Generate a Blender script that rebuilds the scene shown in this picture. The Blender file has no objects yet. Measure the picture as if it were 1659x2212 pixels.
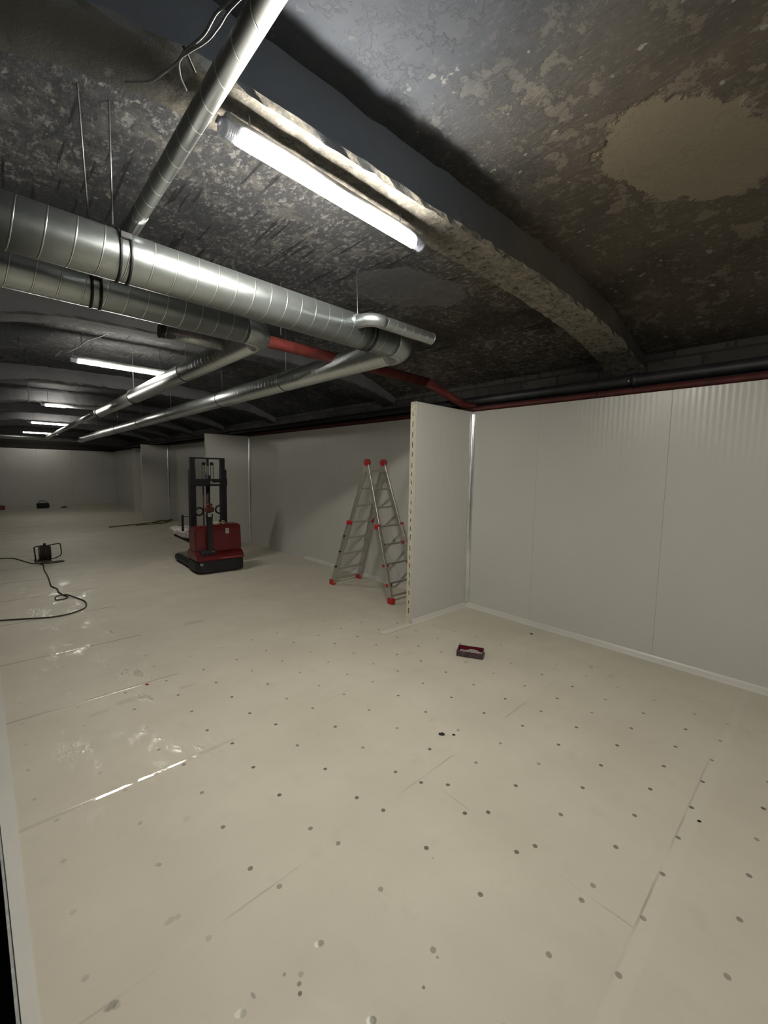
import bpy, bmesh, math, random
from mathutils import Vector, Matrix
random.seed(7)
PI = math.pi
S = bpy.context.scene
C = S.collection

# ------------------------------------------------------------------ camera, world, exposure
FPX = 905.497
ROT = ((0.7302126, -0.6829864, 0.0178646), (-0.0511271, -0.0806993, -0.9954264), (0.6813043, 0.7259595, -0.0938468))
cam_d = bpy.data.cameras.new('camera')
cam = bpy.data.objects.new('camera', cam_d); C.objects.link(cam)
r_, d_, f_ = [Vector(v) for v in ROT]
m = Matrix((r_, -d_, -f_)).transposed().to_4x4()
m.translation = Vector((0, 0, 1.6))
cam.matrix_world = m
cam_d.sensor_fit = 'HORIZONTAL'; cam_d.sensor_width = 36.0
cam_d.lens = 36.0 * FPX / 1659.0
cam_d.clip_start = 0.02; cam_d.clip_end = 100
S.camera = cam
w = bpy.data.worlds.new('world'); S.world = w; w.use_nodes = True
w.node_tree.nodes['Background'].inputs[0].default_value = (0.5, 0.55, 0.6, 1)
w.node_tree.nodes['Background'].inputs[1].default_value = 0.02
S.view_settings.view_transform = 'Standard'; S.view_settings.look = 'None'
S.view_settings.exposure = 3.36; S.view_settings.gamma = 1.0
S.view_settings.use_curve_mapping = False
LAMP_STRENGTH = 26.0
LAMP_COLOR = (1.0, 0.955, 0.86)

# ------------------------------------------------------------------ node helpers
class NT:
    def __init__(s, name):
        s.m = bpy.data.materials.new(name); s.m.use_nodes = True
        s.t = s.m.node_tree; s.n = s.t.nodes
        s.b = s.n['Principled BSDF']
    def node(s, ty, **kw):
        n = s.n.new(ty)
        for k, v in kw.items(): setattr(n, k, v)
        return n
    def link(s, a, b): s.t.links.new(a, b)
    def setin(s, sock, v):
        if isinstance(v, bpy.types.NodeSocket): s.link(v, sock)
        else: sock.default_value = v
    def math(s, op, a, b=0.0, c=None, clamp=False):
        n = s.node('ShaderNodeMath', operation=op, use_clamp=clamp)
        s.setin(n.inputs[0], a); s.setin(n.inputs[1], b)
        if c is not None: s.setin(n.inputs[2], c)
        return n.outputs[0]
    def coord(s, scale=None, rot=None, kind='Object'):
        t = s.node('ShaderNodeTexCoord').outputs[kind]
        if scale is None and rot is None: return t
        mp = s.node('ShaderNodeMapping')
        if scale: mp.inputs['Scale'].default_value = scale
        if rot: mp.inputs['Rotation'].default_value = rot
        s.link(t, mp.inputs[0]); return mp.outputs[0]
    def noise(s, vec, scale, detail=4, rough=.55, dist=0.0):
        n = s.node('ShaderNodeTexNoise'); s.link(vec, n.inputs['Vector'])
        n.inputs['Scale'].default_value = scale; n.inputs['Detail'].default_value = detail
        n.inputs['Roughness'].default_value = rough; n.inputs['Distortion'].default_value = dist
        return n.outputs['Fac']
    def ramp(s, fac, stops):
        n = s.node('ShaderNodeValToRGB'); s.link(fac, n.inputs[0])
        e = n.color_ramp.elements
        while len(e) < len(stops): e.new(0.5)
        for i, (p, c) in enumerate(stops):
            e[i].position = p
            e[i].color = (c, c, c, 1) if isinstance(c, (int, float)) else (*c, 1)
        return n.outputs[0]
    def step(s, v, lo, hi):
        n = s.node('ShaderNodeMapRange', interpolation_type='SMOOTHSTEP')
        s.link(v, n.inputs[0]); n.inputs[1].default_value = lo; n.inputs[2].default_value = hi
        return n.outputs[0]
    def mix(s, fac, a, b):
        n = s.node('ShaderNodeMix', data_type='RGBA')
        s.setin(n.inputs[0], fac)
        for k, v in ((6, a), (7, b)):
            if isinstance(v, tuple): n.inputs[k].default_value = (*v, 1)
            else: s.link(v, n.inputs[k])
        return n.outputs[2]
    def bump(s, h, strength=.3, dist=.01, prev=None):
        n = s.node('ShaderNodeBump'); n.inputs['Strength'].default_value = strength
        n.inputs['Distance'].default_value = dist; s.link(h, n.inputs['Height'])
        if prev: s.link(prev, n.inputs['Normal'])
        return n.outputs[0]
    def base(s, v): s.setin(s.b.inputs['Base Color'], (*v, 1) if isinstance(v, tuple) else v)
    def rough(s, v): s.setin(s.b.inputs['Roughness'], v)
    def metal(s, v): s.setin(s.b.inputs['Metallic'], v)
    def normal(s, v): s.link(v, s.b.inputs['Normal'])
    def sep(s, vec):
        n = s.node('ShaderNodeSeparateXYZ'); s.link(vec, n.inputs[0]); return n.outputs

def simple(name, col, rough=.5, metal=0.0, nscale=30, namt=.12, bump=.1):
    k = NT(name); v = k.coord(); f = k.noise(v, nscale)
    dark = tuple(c * (1 - namt * 2) for c in col); lite = tuple(min(1, c * (1 + namt)) for c in col)
    k.base(k.ramp(f, [(.3, dark), (.7, lite)])); k.rough(rough); k.metal(metal)
    if bump: k.normal(k.bump(f, bump, .003))
    return k.m

# ------------------------------------------------------------------ materials
def floor_material():
    k = NT('coated_floor_board')
    v = k.coord(); X, Y, Z = k.sep(v)
    areas = [  # x range, y range, dot phase and pitch in x, in y
        (1.62, 9, .425, 1.36, 1.643, .2530, .516, .2390),
        (-9, 9, -3, .425, 1.400, .2545, .104, .2400),
        (-9, 1.62, .425, 1.36, .194, .2726, .252, .2710),
        (-9, 9, 1.36, 2.35, .137, .2750, 1.480, .2690),
        (-9, 9, 2.35, 3.42, .070, .2750, 2.510, .2730),
        (-9, 9, 3.42, 30, .070, .2750, 3.640, .2730)]
    big = k.noise(v, 1.7, 3); fine = k.noise(v, 60, 3)
    dots = None
    wob = k.math('MULTIPLY', k.math('SUBTRACT', k.noise(v, 2.3, 1), .5), .035)
    for (x0, x1, y0, y1, px, dx, py, dy) in areas:
        u = k.math('DIVIDE', k.math('SUBTRACT', k.math('ADD', X, wob), px), dx)
        w_ = k.math('DIVIDE', k.math('SUBTRACT', Y, py), dy)
        du = k.math('MULTIPLY', k.math('SUBTRACT', u, k.math('ROUND', u)), dx)
        dw = k.math('MULTIPLY', k.math('SUBTRACT', w_, k.math('ROUND', w_)), dy)
        dd = k.math('SQRT', k.math('ADD', k.math('POWER', du, 2), k.math('POWER', dw, 2)))
        c = k.step(dd, .0122, .0085)
        mk = k.math('MULTIPLY', k.math('MULTIPLY', k.math('GREATER_THAN', X, x0), k.math('LESS_THAN', X, x1)),
                    k.math('MULTIPLY', k.math('GREATER_THAN', Y, y0), k.math('LESS_THAN', Y, y1)))
        c = k.math('MULTIPLY', c, mk)
        dots = c if dots is None else k.math('MAXIMUM', dots, c)
    # the filler hides the heads towards the walls and further down the hall
    vis = k.math('MULTIPLY', k.step(Y, 4.6, 3.0), k.step(X, 3.9, 3.1))
    vis = k.math('MULTIPLY', vis, k.math('ADD', .60, k.math('MULTIPLY', .40, k.step(k.noise(v, 1.35, 2), .40, .56))))
    vis = k.math('MULTIPLY', vis, k.math('ADD', .35, k.math('MULTIPLY', .65, k.step(X, .35, .8))))
    dots = k.math('MULTIPLY', dots, vis)
    # seams
    seam = None; gloss = None
    wav = k.math('MULTIPLY', k.math('SUBTRACT', k.noise(v, 9, 2), .5), .008)
    def line(coord, at, hw, lo=None, hi=None, oc=None):
        d = k.math('ABSOLUTE', k.math('SUBTRACT', k.math('ADD', coord, wav), at))
        c = k.step(d, hw, hw * .45)
        if lo is not None:
            c = k.math('MULTIPLY', c, k.math('MULTIPLY', k.math('GREATER_THAN', oc, lo), k.math('LESS_THAN', oc, hi)))
        return c
    for yy in (.355, 1.357, 2.31, 3.385, 4.43, 5.57, 6.58, 7.59, 8.6, 9.7, 10.8, 12, 13.2, 14.4):
        c = line(Y, yy, .0055); seam = c if seam is None else k.math('MAXIMUM', seam, c)
        g = line(Y, yy + .006, .017); gloss = g if gloss is None else k.math('MAXIMUM', gloss, g)
    c = line(X, 1.592, .0055, .355, 1.357, Y); seam = k.math('MAXIMUM', seam, c)
    seamvis = k.math('MULTIPLY', seam, k.step(k.noise(v, 1.9, 2), .46, .62))
    seamvis = k.math('MULTIPLY', seamvis, k.math('ADD', .18, k.math('MULTIPLY', .82, k.step(Y, 2.2, 1.5))))
    seamvis = k.math('MULTIPLY', seamvis, k.step(X, 3.4, 2.2))
    tape = line(Y, .325, .035)
    col = k.ramp(big, [(.3, (.520, .485, .395)), (.7, (.585, .550, .455))])
    col = k.mix(k.math('MULTIPLY', k.step(k.noise(v, 7, 4), .55, .75), .25), col, (.44, .41, .33))
    col = k.mix(k.math('MULTIPLY', tape, .35), col, (.60, .57, .49))
    col = k.mix(k.math('MULTIPLY', k.step(fine, .5, .8), .12), col, (.40, .37, .30))
    smx, smy = k.math('MULTIPLY', X, 2.2), Y
    smear = k.step(k.noise(k.coord(scale=(3.5, 1.3, 1)), 2.4, 5, .7), .66, .76)
    col = k.mix(k.math('MULTIPLY', smear, .22), col, (.27, .25, .20))
    # scuffs, paint drips and lost plugs, each where it lies
    def spot(x, y, r, c, amt, sx=1.0):
        nonlocal col
        dx = k.math('MULTIPLY', k.math('SUBTRACT', X, x), sx); dy = k.math('SUBTRACT', Y, y)
        d = k.math('SQRT', k.math('ADD', k.math('POWER', dx, 2), k.math('POWER', dy, 2)))
        d = k.math('ADD', d, k.math('MULTIPLY', k.math('SUBTRACT', k.noise(v, 70, 2), .5), r * .9))
        col = k.mix(k.math('MULTIPLY', k.step(d, r, r * .6), amt), col, c)
    W_ = (.78, .77, .70); D_ = (.09, .085, .07)
    for x, y, r, a in ((.729, 1.071, .011, .8), (.454, 1.073, .013, .6), (.729, .798, .013, 1), (.617, 2.532, .011, .6)):
        spot(x, y, r, W_, a)
    for x, y, r, a, sx in ((1.268, 1.015, .006, .6, 1), (.907, .747, .008, .8, 1), (1.003, .77, .008, .6, 1), (.506, 1.085, .02, .5, 2.2),
                       (.625, 1.015, .012, .7, 1), (.614, .993, .011, .9, 1), (.603, 1.069, .009, .5, 1), (.643, 1.034, .014, .35, 1),
                       (.183, 1.347, .018, .5, .6), (.421, 1.74, .013, .45, 1), (.385, 1.485, .02, .25, .7), (.625, 3.206, .06, .35, .45),
                       (.442, 3.158, .04, .3, .4), (.986, 3.143, .04, .35, .4), (1.48, 4.46, .07, .45, .4), (2.022, 1.66, .03, .22, .5),
                       (3.621, 1.269, .025, .35, .6), (3.57, 1.10, .04, .25, .35), (.579, 1.902, .03, .25, 1)):
        spot(x, y, r * .75, D_, a * (.45 if r > .025 else 1), sx)
    col = k.mix(k.math('MULTIPLY', seamvis, .55), col, (.22, .20, .16))
    col = k.mix(k.math('MULTIPLY', dots, .88), col, (.075, .07, .058))
    k.base(col)
    ro = k.ramp(k.noise(v, 5, 5, .65), [(.38, .66), (.60, .52), (.72, .34)])
    left = k.math('MULTIPLY', k.step(X, 1.15, .85), k.step(Y, 2.0, 2.25))
    gl = k.math('MULTIPLY', k.math('MULTIPLY', gloss, left), k.step(k.noise(k.coord(scale=(1, .4, 1)), 9, 3), .30, .40))
    wet = k.step(k.noise(k.coord(scale=(1, .55, 1)), 3.6, 5, .66), .52, .66)
    wet = k.math('MULTIPLY', wet, k.math('MULTIPLY', k.math('MULTIPLY', k.step(X, 1.0, .8), k.step(X, .12, .25)), k.math('MULTIPLY', k.step(Y, 2.0, 2.3), k.step(Y, 7.6, 6.8))))
    ro2 = k.math('SUBTRACT', ro, k.math('MAXIMUM', k.math('MULTIPLY', gl, .62), k.math('MULTIPLY', wet, .46)), clamp=False)
    k.rough(k.math('MAXIMUM', ro2, .08))
    k.setin(k.b.inputs['Specular IOR Level'], k.math('ADD', .45, k.math('MULTIPLY', .55, k.math('MAXIMUM', gl, wet))))
    b1 = k.bump(k.noise(v, 22, 3), .10, .004)
    b1 = k.bump(k.math('MULTIPLY', k.noise(k.coord(scale=(1, .6, 1)), 16, 2), wet), .35, .010, b1)
    b2 = k.bump(k.math('SUBTRACT', k.math('MULTIPLY', k.math('MULTIPLY', gloss, left), 1.6), k.math('ADD', k.math('MULTIPLY', seam, k.math('MULTIPLY', .5, k.step(Y, 2.2, 1.5))), dots)), .30, .003, b1)
    k.normal(b2)
    return k.m

def panel_material(name, col, axis, ribs=True):
    k = NT(name); v = k.coord(); X, Y, Z = k.sep(v)
    a = {'x': X, 'y': Y}[axis]
    k.base(k.ramp(k.noise(v, 1.2, 2), [(.3, tuple(c * .96 for c in col)), (.7, col)]))
    k.rough(k.ramp(k.noise(v, 3, 3), [(.3, .30), (.7, .40)]))
    rib = k.math('SINE', k.math('MULTIPLY', a, 2 * PI / .042))
    rib = k.math('ADD', rib, k.math('MULTIPLY', k.noise(v, 2.0, 2), 1.6))
    k.normal(k.bump(rib, .22, .0016, k.bump(k.noise(v, 90, 2), .05, .002)))
    return k.m

def ceiling_material():
    k = NT('old_sooty_concrete'); v = k.coord(); X, Y, Z = k.sep(v)
    st = k.coord(scale=(2.2, .55, 1))
    n1 = k.noise(v, 1.1, 4, .6); n2 = k.noise(v, 6.5, 9, .76, .15); n3 = k.noise(st, 9, 6, .7, .3)
    st2 = k.coord(scale=(1.5, .8, 1))
    brown = k.step(k.math('ADD', X, k.math('MULTIPLY', k.math('SUBTRACT', Y, 1.6), -.6)), 1.5, 3.0)
    dark = k.mix(brown, (.040, .044, .052), (.048, .040, .031))
    pale = k.mix(brown, (.150, .145, .135), (.185, .152, .112))
    mid = k.mix(brown, (.072, .074, .080), (.100, .082, .060))
    peel = k.step(n2, .50, .56); peel2 = k.step(k.noise(st2, 24, 6, .75), .54, .62)
    col = k.mix(k.step(n1, .35, .65), dark, mid)
    col = k.mix(k.math('MULTIPLY', k.math('MULTIPLY', peel, k.step(n1, .38, .55)), .75), col, pale)
    col = k.mix(k.math('MULTIPLY', peel2, .45), col, pale)
    bay = k.math('MULTIPLY', k.step(Y, 1.7, 2.0), k.step(Y, 5.4, 4.6))
    col = k.mix(k.math('MULTIPLY', bay, k.math('MULTIPLY', k.step(k.noise(k.coord(scale=(1.6, .9, 1)), 17, 7, .78), .52, .60), k.math('MULTIPLY', 1.0, k.step(n1, .38, .52)))), col, (.27, .265, .26))
    fl = k.step(k.noise(k.coord(scale=(1.3, 1, 1)), 15, 2, .5), .69, .72)
    col = k.mix(k.math('MULTIPLY', fl, .8), col, (.30, .29, .26))
    # board marks along the hall
    bm = k.noise(k.coord(scale=(26, 1.6, 1)), 1.0, 3, .5)
    bmk = k.math('MULTIPLY', k.step(bm, .62, .66), k.step(Y, 1.9, 2.3))
    col = k.mix(k.math('MULTIPLY', bmk, .8), col, (.008, .008, .009))
    # two smooth plaster repairs
    def patch(cx_, cy_, rx, ry, rot, colr, amt):
        nonlocal col, patchm
        dx = k.math('SUBTRACT', X, cx_); dy = k.math('SUBTRACT', Y, cy_)
        ca, sa = math.cos(rot), math.sin(rot)
        u = k.math('DIVIDE', k.math('ADD', k.math('MULTIPLY', dx, ca), k.math('MULTIPLY', dy, sa)), rx)
        w2 = k.math('DIVIDE', k.math('SUBTRACT', k.math('MULTIPLY', dy, ca), k.math('MULTIPLY', dx, sa)), ry)
        d = k.math('SQRT', k.math('ADD', k.math('POWER', u, 2), k.math('POWER', w2, 2)))
        d = k.math('ADD', d, k.math('MULTIPLY', k.math('SUBTRACT', k.noise(v, 4, 5, .65), .5), .9))
        pm = k.step(d, 1.0, .93)
        col = k.mix(k.math('MULTIPLY', pm, amt), col, colr)
        patchm = pm if patchm is None else k.math('MAXIMUM', patchm, pm)
    patchm = None
    patch(2.66, .64, .54, .30, -.45, (.185, .158, .110), .95)
    patch(2.80, 2.70, .55, .36, -.5, (.125, .122, .122), .7)
    # smoother strip beside the first beam, blue lens haze put into its colour
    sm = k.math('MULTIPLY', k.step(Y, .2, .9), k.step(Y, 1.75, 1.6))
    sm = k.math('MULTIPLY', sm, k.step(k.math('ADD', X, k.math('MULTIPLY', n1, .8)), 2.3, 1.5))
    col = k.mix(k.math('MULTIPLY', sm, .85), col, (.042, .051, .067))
    k.base(col); k.rough(.85)
    h = k.math('ADD', k.math('MULTIPLY', peel, -.5), k.math('ADD', n2, k.math('MULTIPLY', n3, .8)))
    h = k.math('MULTIPLY', h, k.math('SUBTRACT', 1, k.math('MULTIPLY', k.math('MAXIMUM', patchm, sm), .9)))
    k.normal(k.bump(h, .75, .03))
    return k.m

def beam_material(name='old_concrete_beam', first=True):
    k = NT(name); v = k.coord(); X, Y, Z = k.sep(v)
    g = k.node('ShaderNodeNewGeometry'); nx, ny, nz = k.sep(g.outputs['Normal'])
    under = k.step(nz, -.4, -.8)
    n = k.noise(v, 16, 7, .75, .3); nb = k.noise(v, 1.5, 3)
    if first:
        fa = k.mix(k.step(X, 1.4, 2.8), (.125, .150, .190), (.060, .053, .045)); fc = k.mix(k.step(X, 1.4, 2.8), (.150, .175, .215), (.095, .082, .068))  # first beam: blue lens haze tinted into the left part of the face
    else: fa, fc = (.10, .10, .105), (.13, .13, .135)  # other beams: lamp light on the faces painted in as lighter grey
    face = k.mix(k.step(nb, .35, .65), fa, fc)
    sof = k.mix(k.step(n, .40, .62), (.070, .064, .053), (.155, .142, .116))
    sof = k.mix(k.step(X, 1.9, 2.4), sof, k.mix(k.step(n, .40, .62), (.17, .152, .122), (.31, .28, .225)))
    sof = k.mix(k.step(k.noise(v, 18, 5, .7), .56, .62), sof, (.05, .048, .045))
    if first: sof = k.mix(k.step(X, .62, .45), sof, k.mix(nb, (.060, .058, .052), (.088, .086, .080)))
    else: sof = k.mix(n, (.040, .040, .044), (.075, .075, .08))  # other beams: shade on the undersides put into the colour
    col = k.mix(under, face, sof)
    col = k.mix(k.math('MULTIPLY', k.step(k.noise(v, 13, 4, .6), .66, .72), .5), col, (.20, .19, .17))
    k.base(col); k.rough(.85); k.normal(k.bump(n, .6, .02, k.bump(k.noise(v, 40, 4), .4, .006)))
    return k.m

def duct_material(name='galvanised_spiral_duct', pitch=.107, col=(.44, .48, .48), rough=.33):
    k = NT(name); uv = k.coord(kind='UV'); u, vv, _ = k.sep(uv)
    ob = k.coord()
    ph = k.math('FRACT', k.math('ADD', k.math('DIVIDE', vv, pitch), u))
    d = k.math('ABSOLUTE', k.math('SUBTRACT', ph, .5))
    ridge = k.step(d, .040, .012); shade = k.math('MULTIPLY', k.step(d, .055, .03), k.math('SUBTRACT', 1, ridge))
    sp = k.noise(ob, 30, 2, .5)
    c = k.ramp(sp, [(.3, tuple(x * .93 for x in col)), (.7, col)])
    c = k.mix(k.math('MULTIPLY', k.step(k.noise(ob, 4, 2), .5, .8), .15), c, tuple(x * .6 for x in col))
    c = k.mix(k.math('MULTIPLY', shade, .55), c, (.10, .10, .10))
    c = k.mix(k.math('MULTIPLY', ridge, .8), c, (.85, .86, .84))
    k.base(c); k.metal(.93); k.rough(k.ramp(sp, [(.3, rough), (.7, rough + .03)]))
    k.normal(k.bump(ridge, .5, .004))
    return k.m

def masonry_material():
    k = NT('sooty_block_masonry'); v = k.coord(); X, Y, Z = k.sep(v)
    cv = k.node('ShaderNodeCombineXYZ'); k.link(Y, cv.inputs[0]); k.link(Z, cv.inputs[1])
    br = k.node('ShaderNodeTexBrick'); k.link(cv.outputs[0], br.inputs[0])
    br.inputs['Scale'].default_value = 1.0; br.inputs['Brick Width'].default_value = .46
    br.inputs['Row Height'].default_value = .23; br.inputs['Mortar Size'].default_value = .012
    br.inputs['Color1'].default_value = (.090, .082, .072, 1); br.inputs['Color2'].default_value = (.050, .046, .043, 1)
    br.inputs['Mortar'].default_value = (.035, .032, .03, 1)
    n = k.noise(v, 9, 6, .65)
    k.base(k.mix(k.step(n, .5, .7), br.outputs[0], (.04, .032, .03))); k.rough(.9)
    k.normal(k.bump(n, .6, .02))
    return k.m

def emissive(name, col, strength):
    k = NT(name); v = k.coord(); k.base((.9, .9, .9)); k.rough(.4)
    k.b.inputs['Emission Color'].default_value = (*col, 1); k.b.inputs['Emission Strength'].default_value = strength
    return k.m

def clear_plastic():
    k = NT('clear_ribbed_plastic'); k.base((.20, .21, .24)); k.rough(.18)
    k.b.inputs['Transmission Weight'].default_value = .25; k.b.inputs['IOR'].default_value = 1.45
    v = k.coord(scale=(60, 1, 1)); k.normal(k.bump(k.noise(v, 3, 3), .6, .01))
    return k.m

M_floor = floor_material()
M_panelY = panel_material('white_coated_sandwich_panel', (.575, .57, .535), 'y')
M_panelX = panel_material('white_coated_partition_panel', (.575, .57, .535), 'x')
M_ceil = ceiling_material(); M_beam = beam_material(); M_beam2 = beam_material('grey_concrete_beam_lit_face', False); M_mason = masonry_material()
M_duct = duct_material(); M_duct_s = duct_material('galvanised_small_duct', .085, (.47, .50, .50), .32)
M_duct_plain = duct_material('galvanised_pressed_elbow', 50.0, (.44, .48, .49), .34)
M_flex = duct_material('ribbed_flexible_duct', .030, (.50, .52, .50), .30)
M_lamp = emissive('lit_lamp_diffuser', LAMP_COLOR, LAMP_STRENGTH)
M_lamp_dim = emissive('partly_lit_lamp_diffuser', LAMP_COLOR, LAMP_STRENGTH)
M_lamp_off = simple('unlit_lamp_cover', (.55, .55, .52), .3)
M_clear = clear_plastic()
M_house = simple('grey_lamp_housing', (.42, .43, .42), .4)
M_red_pipe = simple('dull_red_painted_steel', (.150, .024, .020), .6, 0, 12, .25)
M_red_dark = simple('dark_red_painted_steel', (.085, .014, .012), .6, 0, 12, .2)
M_black_pipe = simple('black_painted_steel', (.022, .023, .028), .45, 0, 12, .2)
M_rubber = simple('black_rubber', (.012, .012, .013), .6)
M_strap = simple('black_clamp_band', (.015, .016, .018), .45)
M_rod = simple('zinc_rod', (.30, .30, .29), .4, .7)
M_wire = simple('thin_grey_cable', (.22, .23, .24), .55)
M_cover = simple('red_body_panel', (.115, .007, .010), .38, 0, 8, .15, .05)
M_black = simple('black_steel', (.007, .007, .010), .6, 0, 20, .2)
M_blackp = simple('black_plastic', (.009, .009, .010), .6)
M_orange = simple('orange_red_plastic', (.14, .022, .016), .45)
M_white = simple('white_sticker', (.62, .62, .58), .5)
M_gold = simple('brass_key_switch', (.50, .42, .26), .35, .6)
M_chain = simple('steel_lift_chain', (.14, .14, .13), .45, .7)
M_sack = simple('white_woven_sack', (.56, .53, .50), .7, 0, 18, .2, .6)
M_print = simple('grey_blue_sack_print', (.20, .21, .25), .7)
M_alu = simple('brushed_aluminium', (.55, .53, .48), .38, .75, 40, .12)
M_alu_bright = simple('bright_aluminium_trim', (.80, .82, .84), .24, .9, 6, .06, .03)
M_redplastic = simple('bright_red_plastic', (.45, .018, .022), .4)
M_foam = simple('cream_foam_edge', (.60, .565, .46), .75, 0, 30, .1, .4)
M_slot = simple('dark_slot', (.05, .045, .04), .8)
M_skirt = simple('white_plastic_skirting', (.60, .59, .54), .38, 0, 3, .02, 0)
M_track = simple('pale_floor_channel', (.60, .585, .51), .4, 0, 3, .02, 0)
M_lower = simple('dark_lower_slab', (.022, .022, .024), .9, 0, 5, .3, .5)
M_wood = simple('brown_wood', (.10, .065, .038), .8)
M_tray_red = simple('dark_red_tray_plastic', (.135, .008, .016), .35)
M_tray_out = simple('dusty_plum_tray_outside', (.075, .045, .052), .55, 0, 25, .3)
M_dust = simple('grey_white_dust', (.40, .35, .34), .9, 0, 60, .4, .8)
M_reel = simple('reel_drum_plastic', (.10, .075, .065), .55)
M_cable = simple('dark_brown_cable', (.040, .028, .020), .55)
M_cable_red = simple('reddish_cable', (.16, .04, .03), .5)
M_green = simple('dark_green_bag_fabric', (.012, .018, .016), .8)
M_bagred = simple('dull_red_case', (.14, .02, .02), .5)

# ------------------------------------------------------------------ mesh helpers
def tag(o, label=None, cat=None, group=None, kind=None):
    if label: o['label'] = label
    if cat: o['category'] = cat
    if group: o['group'] = group
    if kind: o['kind'] = kind
    return o
def thing(name, label, cat, loc=(0, 0, 0), rz=0, group=None):
    o = bpy.data.objects.new(name, None); C.objects.link(o)
    o.location = loc; o.rotation_euler = (0, 0, rz)
    return tag(o, label, cat, group)

class MB:
    def __init__(s): s.bm = bmesh.new(); s.uv = s.bm.loops.layers.uv.new('uv')
    def face(s, vs, uvs=None, smooth=False):
        try: f = s.bm.faces.new(vs)
        except ValueError: return None
        f.smooth = smooth
        if uvs:
            for l, q in zip(f.loops, uvs): l[s.uv].uv = q
        return f
    def box(s, lo, hi, bev=0.0, mat=None, seg=2):
        lo, hi = Vector(lo), Vector(hi)
        b = bmesh.new(); bmesh.ops.create_cube(b, size=1)
        sz = hi - lo
        for v in b.verts: v.co = Vector((v.co.x * sz.x, v.co.y * sz.y, v.co.z * sz.z)) + (lo + hi) / 2
        if bev: bmesh.ops.bevel(b, geom=b.edges[:], offset=bev, segments=seg, affect='EDGES', profile=.5)
        if mat: bmesh.ops.transform(b, matrix=mat, verts=b.verts)
        s.absorb(b); return s
    def absorb(s, b):
        mp = {v: s.bm.verts.new(v.co) for v in b.verts}
        for f in b.faces:
            nf = s.face([mp[v] for v in f.verts], smooth=f.smooth)
        b.free()
    def bar(s, a, b, w, h, up=(0, 0, 1), bev=.002):
        a, b = Vector(a), Vector(b); d = b - a; L = d.length; d.normalize()
        u = Vector(up); x = d.cross(u)
        if x.length < 1e-4: x = d.cross(Vector((1, 0, 0)))
        x.normalize(); z = x.cross(d)
        mt = Matrix((x, d, z)).transposed().to_4x4(); mt.translation = a
        s.box((-w / 2, 0, -h / 2), (w / 2, L, h / 2), bev, mt, 1); return s
    def tube(s, pts, r, n=16, caps=True, smooth=True, v0=0.0):
        pts = [Vector(p) for p in pts]
        rs = r if isinstance(r, (list, tuple)) else [r] * len(pts)
        tang = []
        for i in range(len(pts)):
            a = pts[max(i - 1, 0)]; b = pts[min(i + 1, len(pts) - 1)]
            tang.append((b - a).normalized())
        t0 = tang[0]; u = t0.orthogonal().normalized()
        if abs(t0.z) < .9: u = (Vector((0, 0, 1)) - t0 * t0.z).normalized()
        rings = []; Ls = []; L = v0; prev = t0
        for i, p in enumerate(pts):
            if i: L += (p - pts[i - 1]).length; q = prev.rotation_difference(tang[i]); u = (q @ u); prev = tang[i]
            u = (u - tang[i] * u.dot(tang[i])).normalized(); w_ = tang[i].cross(u)
            rings.append([s.bm.verts.new(p + (u * math.cos(2 * PI * k / n) + w_ * math.sin(2 * PI * k / n)) * rs[i]) for k in range(n)])
            Ls.append(L)
        for i in range(len(pts) - 1):
            for k in range(n):
                k2 = (k + 1) % n
                s.face([rings[i][k], rings[i][k2], rings[i + 1][k2], rings[i + 1][k]],
                       [(k / n, Ls[i]), ((k + 1) / n, Ls[i]), ((k + 1) / n, Ls[i + 1]), (k / n, Ls[i + 1])], smooth)
        if caps:
            s.face(rings[0][::-1]); s.face(rings[-1])
        return s
    def torus(s, c, axis, R, r, n=32, k=8, arc=1.0):
        ax = Vector(axis).normalized(); u = ax.orthogonal().normalized(); w_ = ax.cross(u)
        m_ = int(n * arc)
        pts = [Vector(c) + (u * math.cos(2 * PI * i / n) + w_ * math.sin(2 * PI * i / n)) * R for i in range(m_ + 1)]
        s.tube(pts, r, k, caps=False); return s
    def band(s, c, axis, R, wdt, th, n=40):
        ax = Vector(axis).normalized(); c = Vector(c)
        s.tube([c - ax * wdt / 2, c - ax * wdt / 2, c + ax * wdt / 2, c + ax * wdt / 2][1:3], R + th, n, caps=True); return s
    def disc(s, c, axis, R, th, n=32):
        ax = Vector(axis).normalized(); c = Vector(c)
        s.tube([c - ax * th / 2, c + ax * th / 2], R, n, caps=True, smooth=False); return s
    def prism(s, prof, z0, z1, axis='z', bev=0):
        b = bmesh.new()
        def P(a, c, h): return {'z': (a, c, h), 'y': (a, h, c), 'x': (h, a, c)}[axis]
        lo = [b.verts.new(P(a, c, z0)) for a, c in prof]; hi = [b.verts.new(P(a, c, z1)) for a, c in prof]
        n = len(prof); b.faces.new(lo[::-1]); b.faces.new(hi)
        for i in range(n): b.faces.new([lo[i], lo[(i + 1) % n], hi[(i + 1) % n], hi[i]])
        bmesh.ops.recalc_face_normals(b, faces=b.faces)
        if bev: bmesh.ops.bevel(b, geom=b.edges[:], offset=bev, segments=2, affect='EDGES')
        s.absorb(b); return s
    def build(s, name, mat, parent=None, label=None, recalc=True):
        if recalc: bmesh.ops.recalc_face_normals(s.bm, faces=s.bm.faces)
        me = bpy.data.meshes.new(name); s.bm.to_mesh(me); s.bm.free()
        me.materials.append(mat)
        o = bpy.data.objects.new(name, me); C.objects.link(o)
        if parent: o.parent = parent
        if label: o['label'] = label
        return o
def struct(name, mb, mat, parent=None):
    o = mb.build(name, mat, parent); o['kind'] = 'structure'; return o
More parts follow.
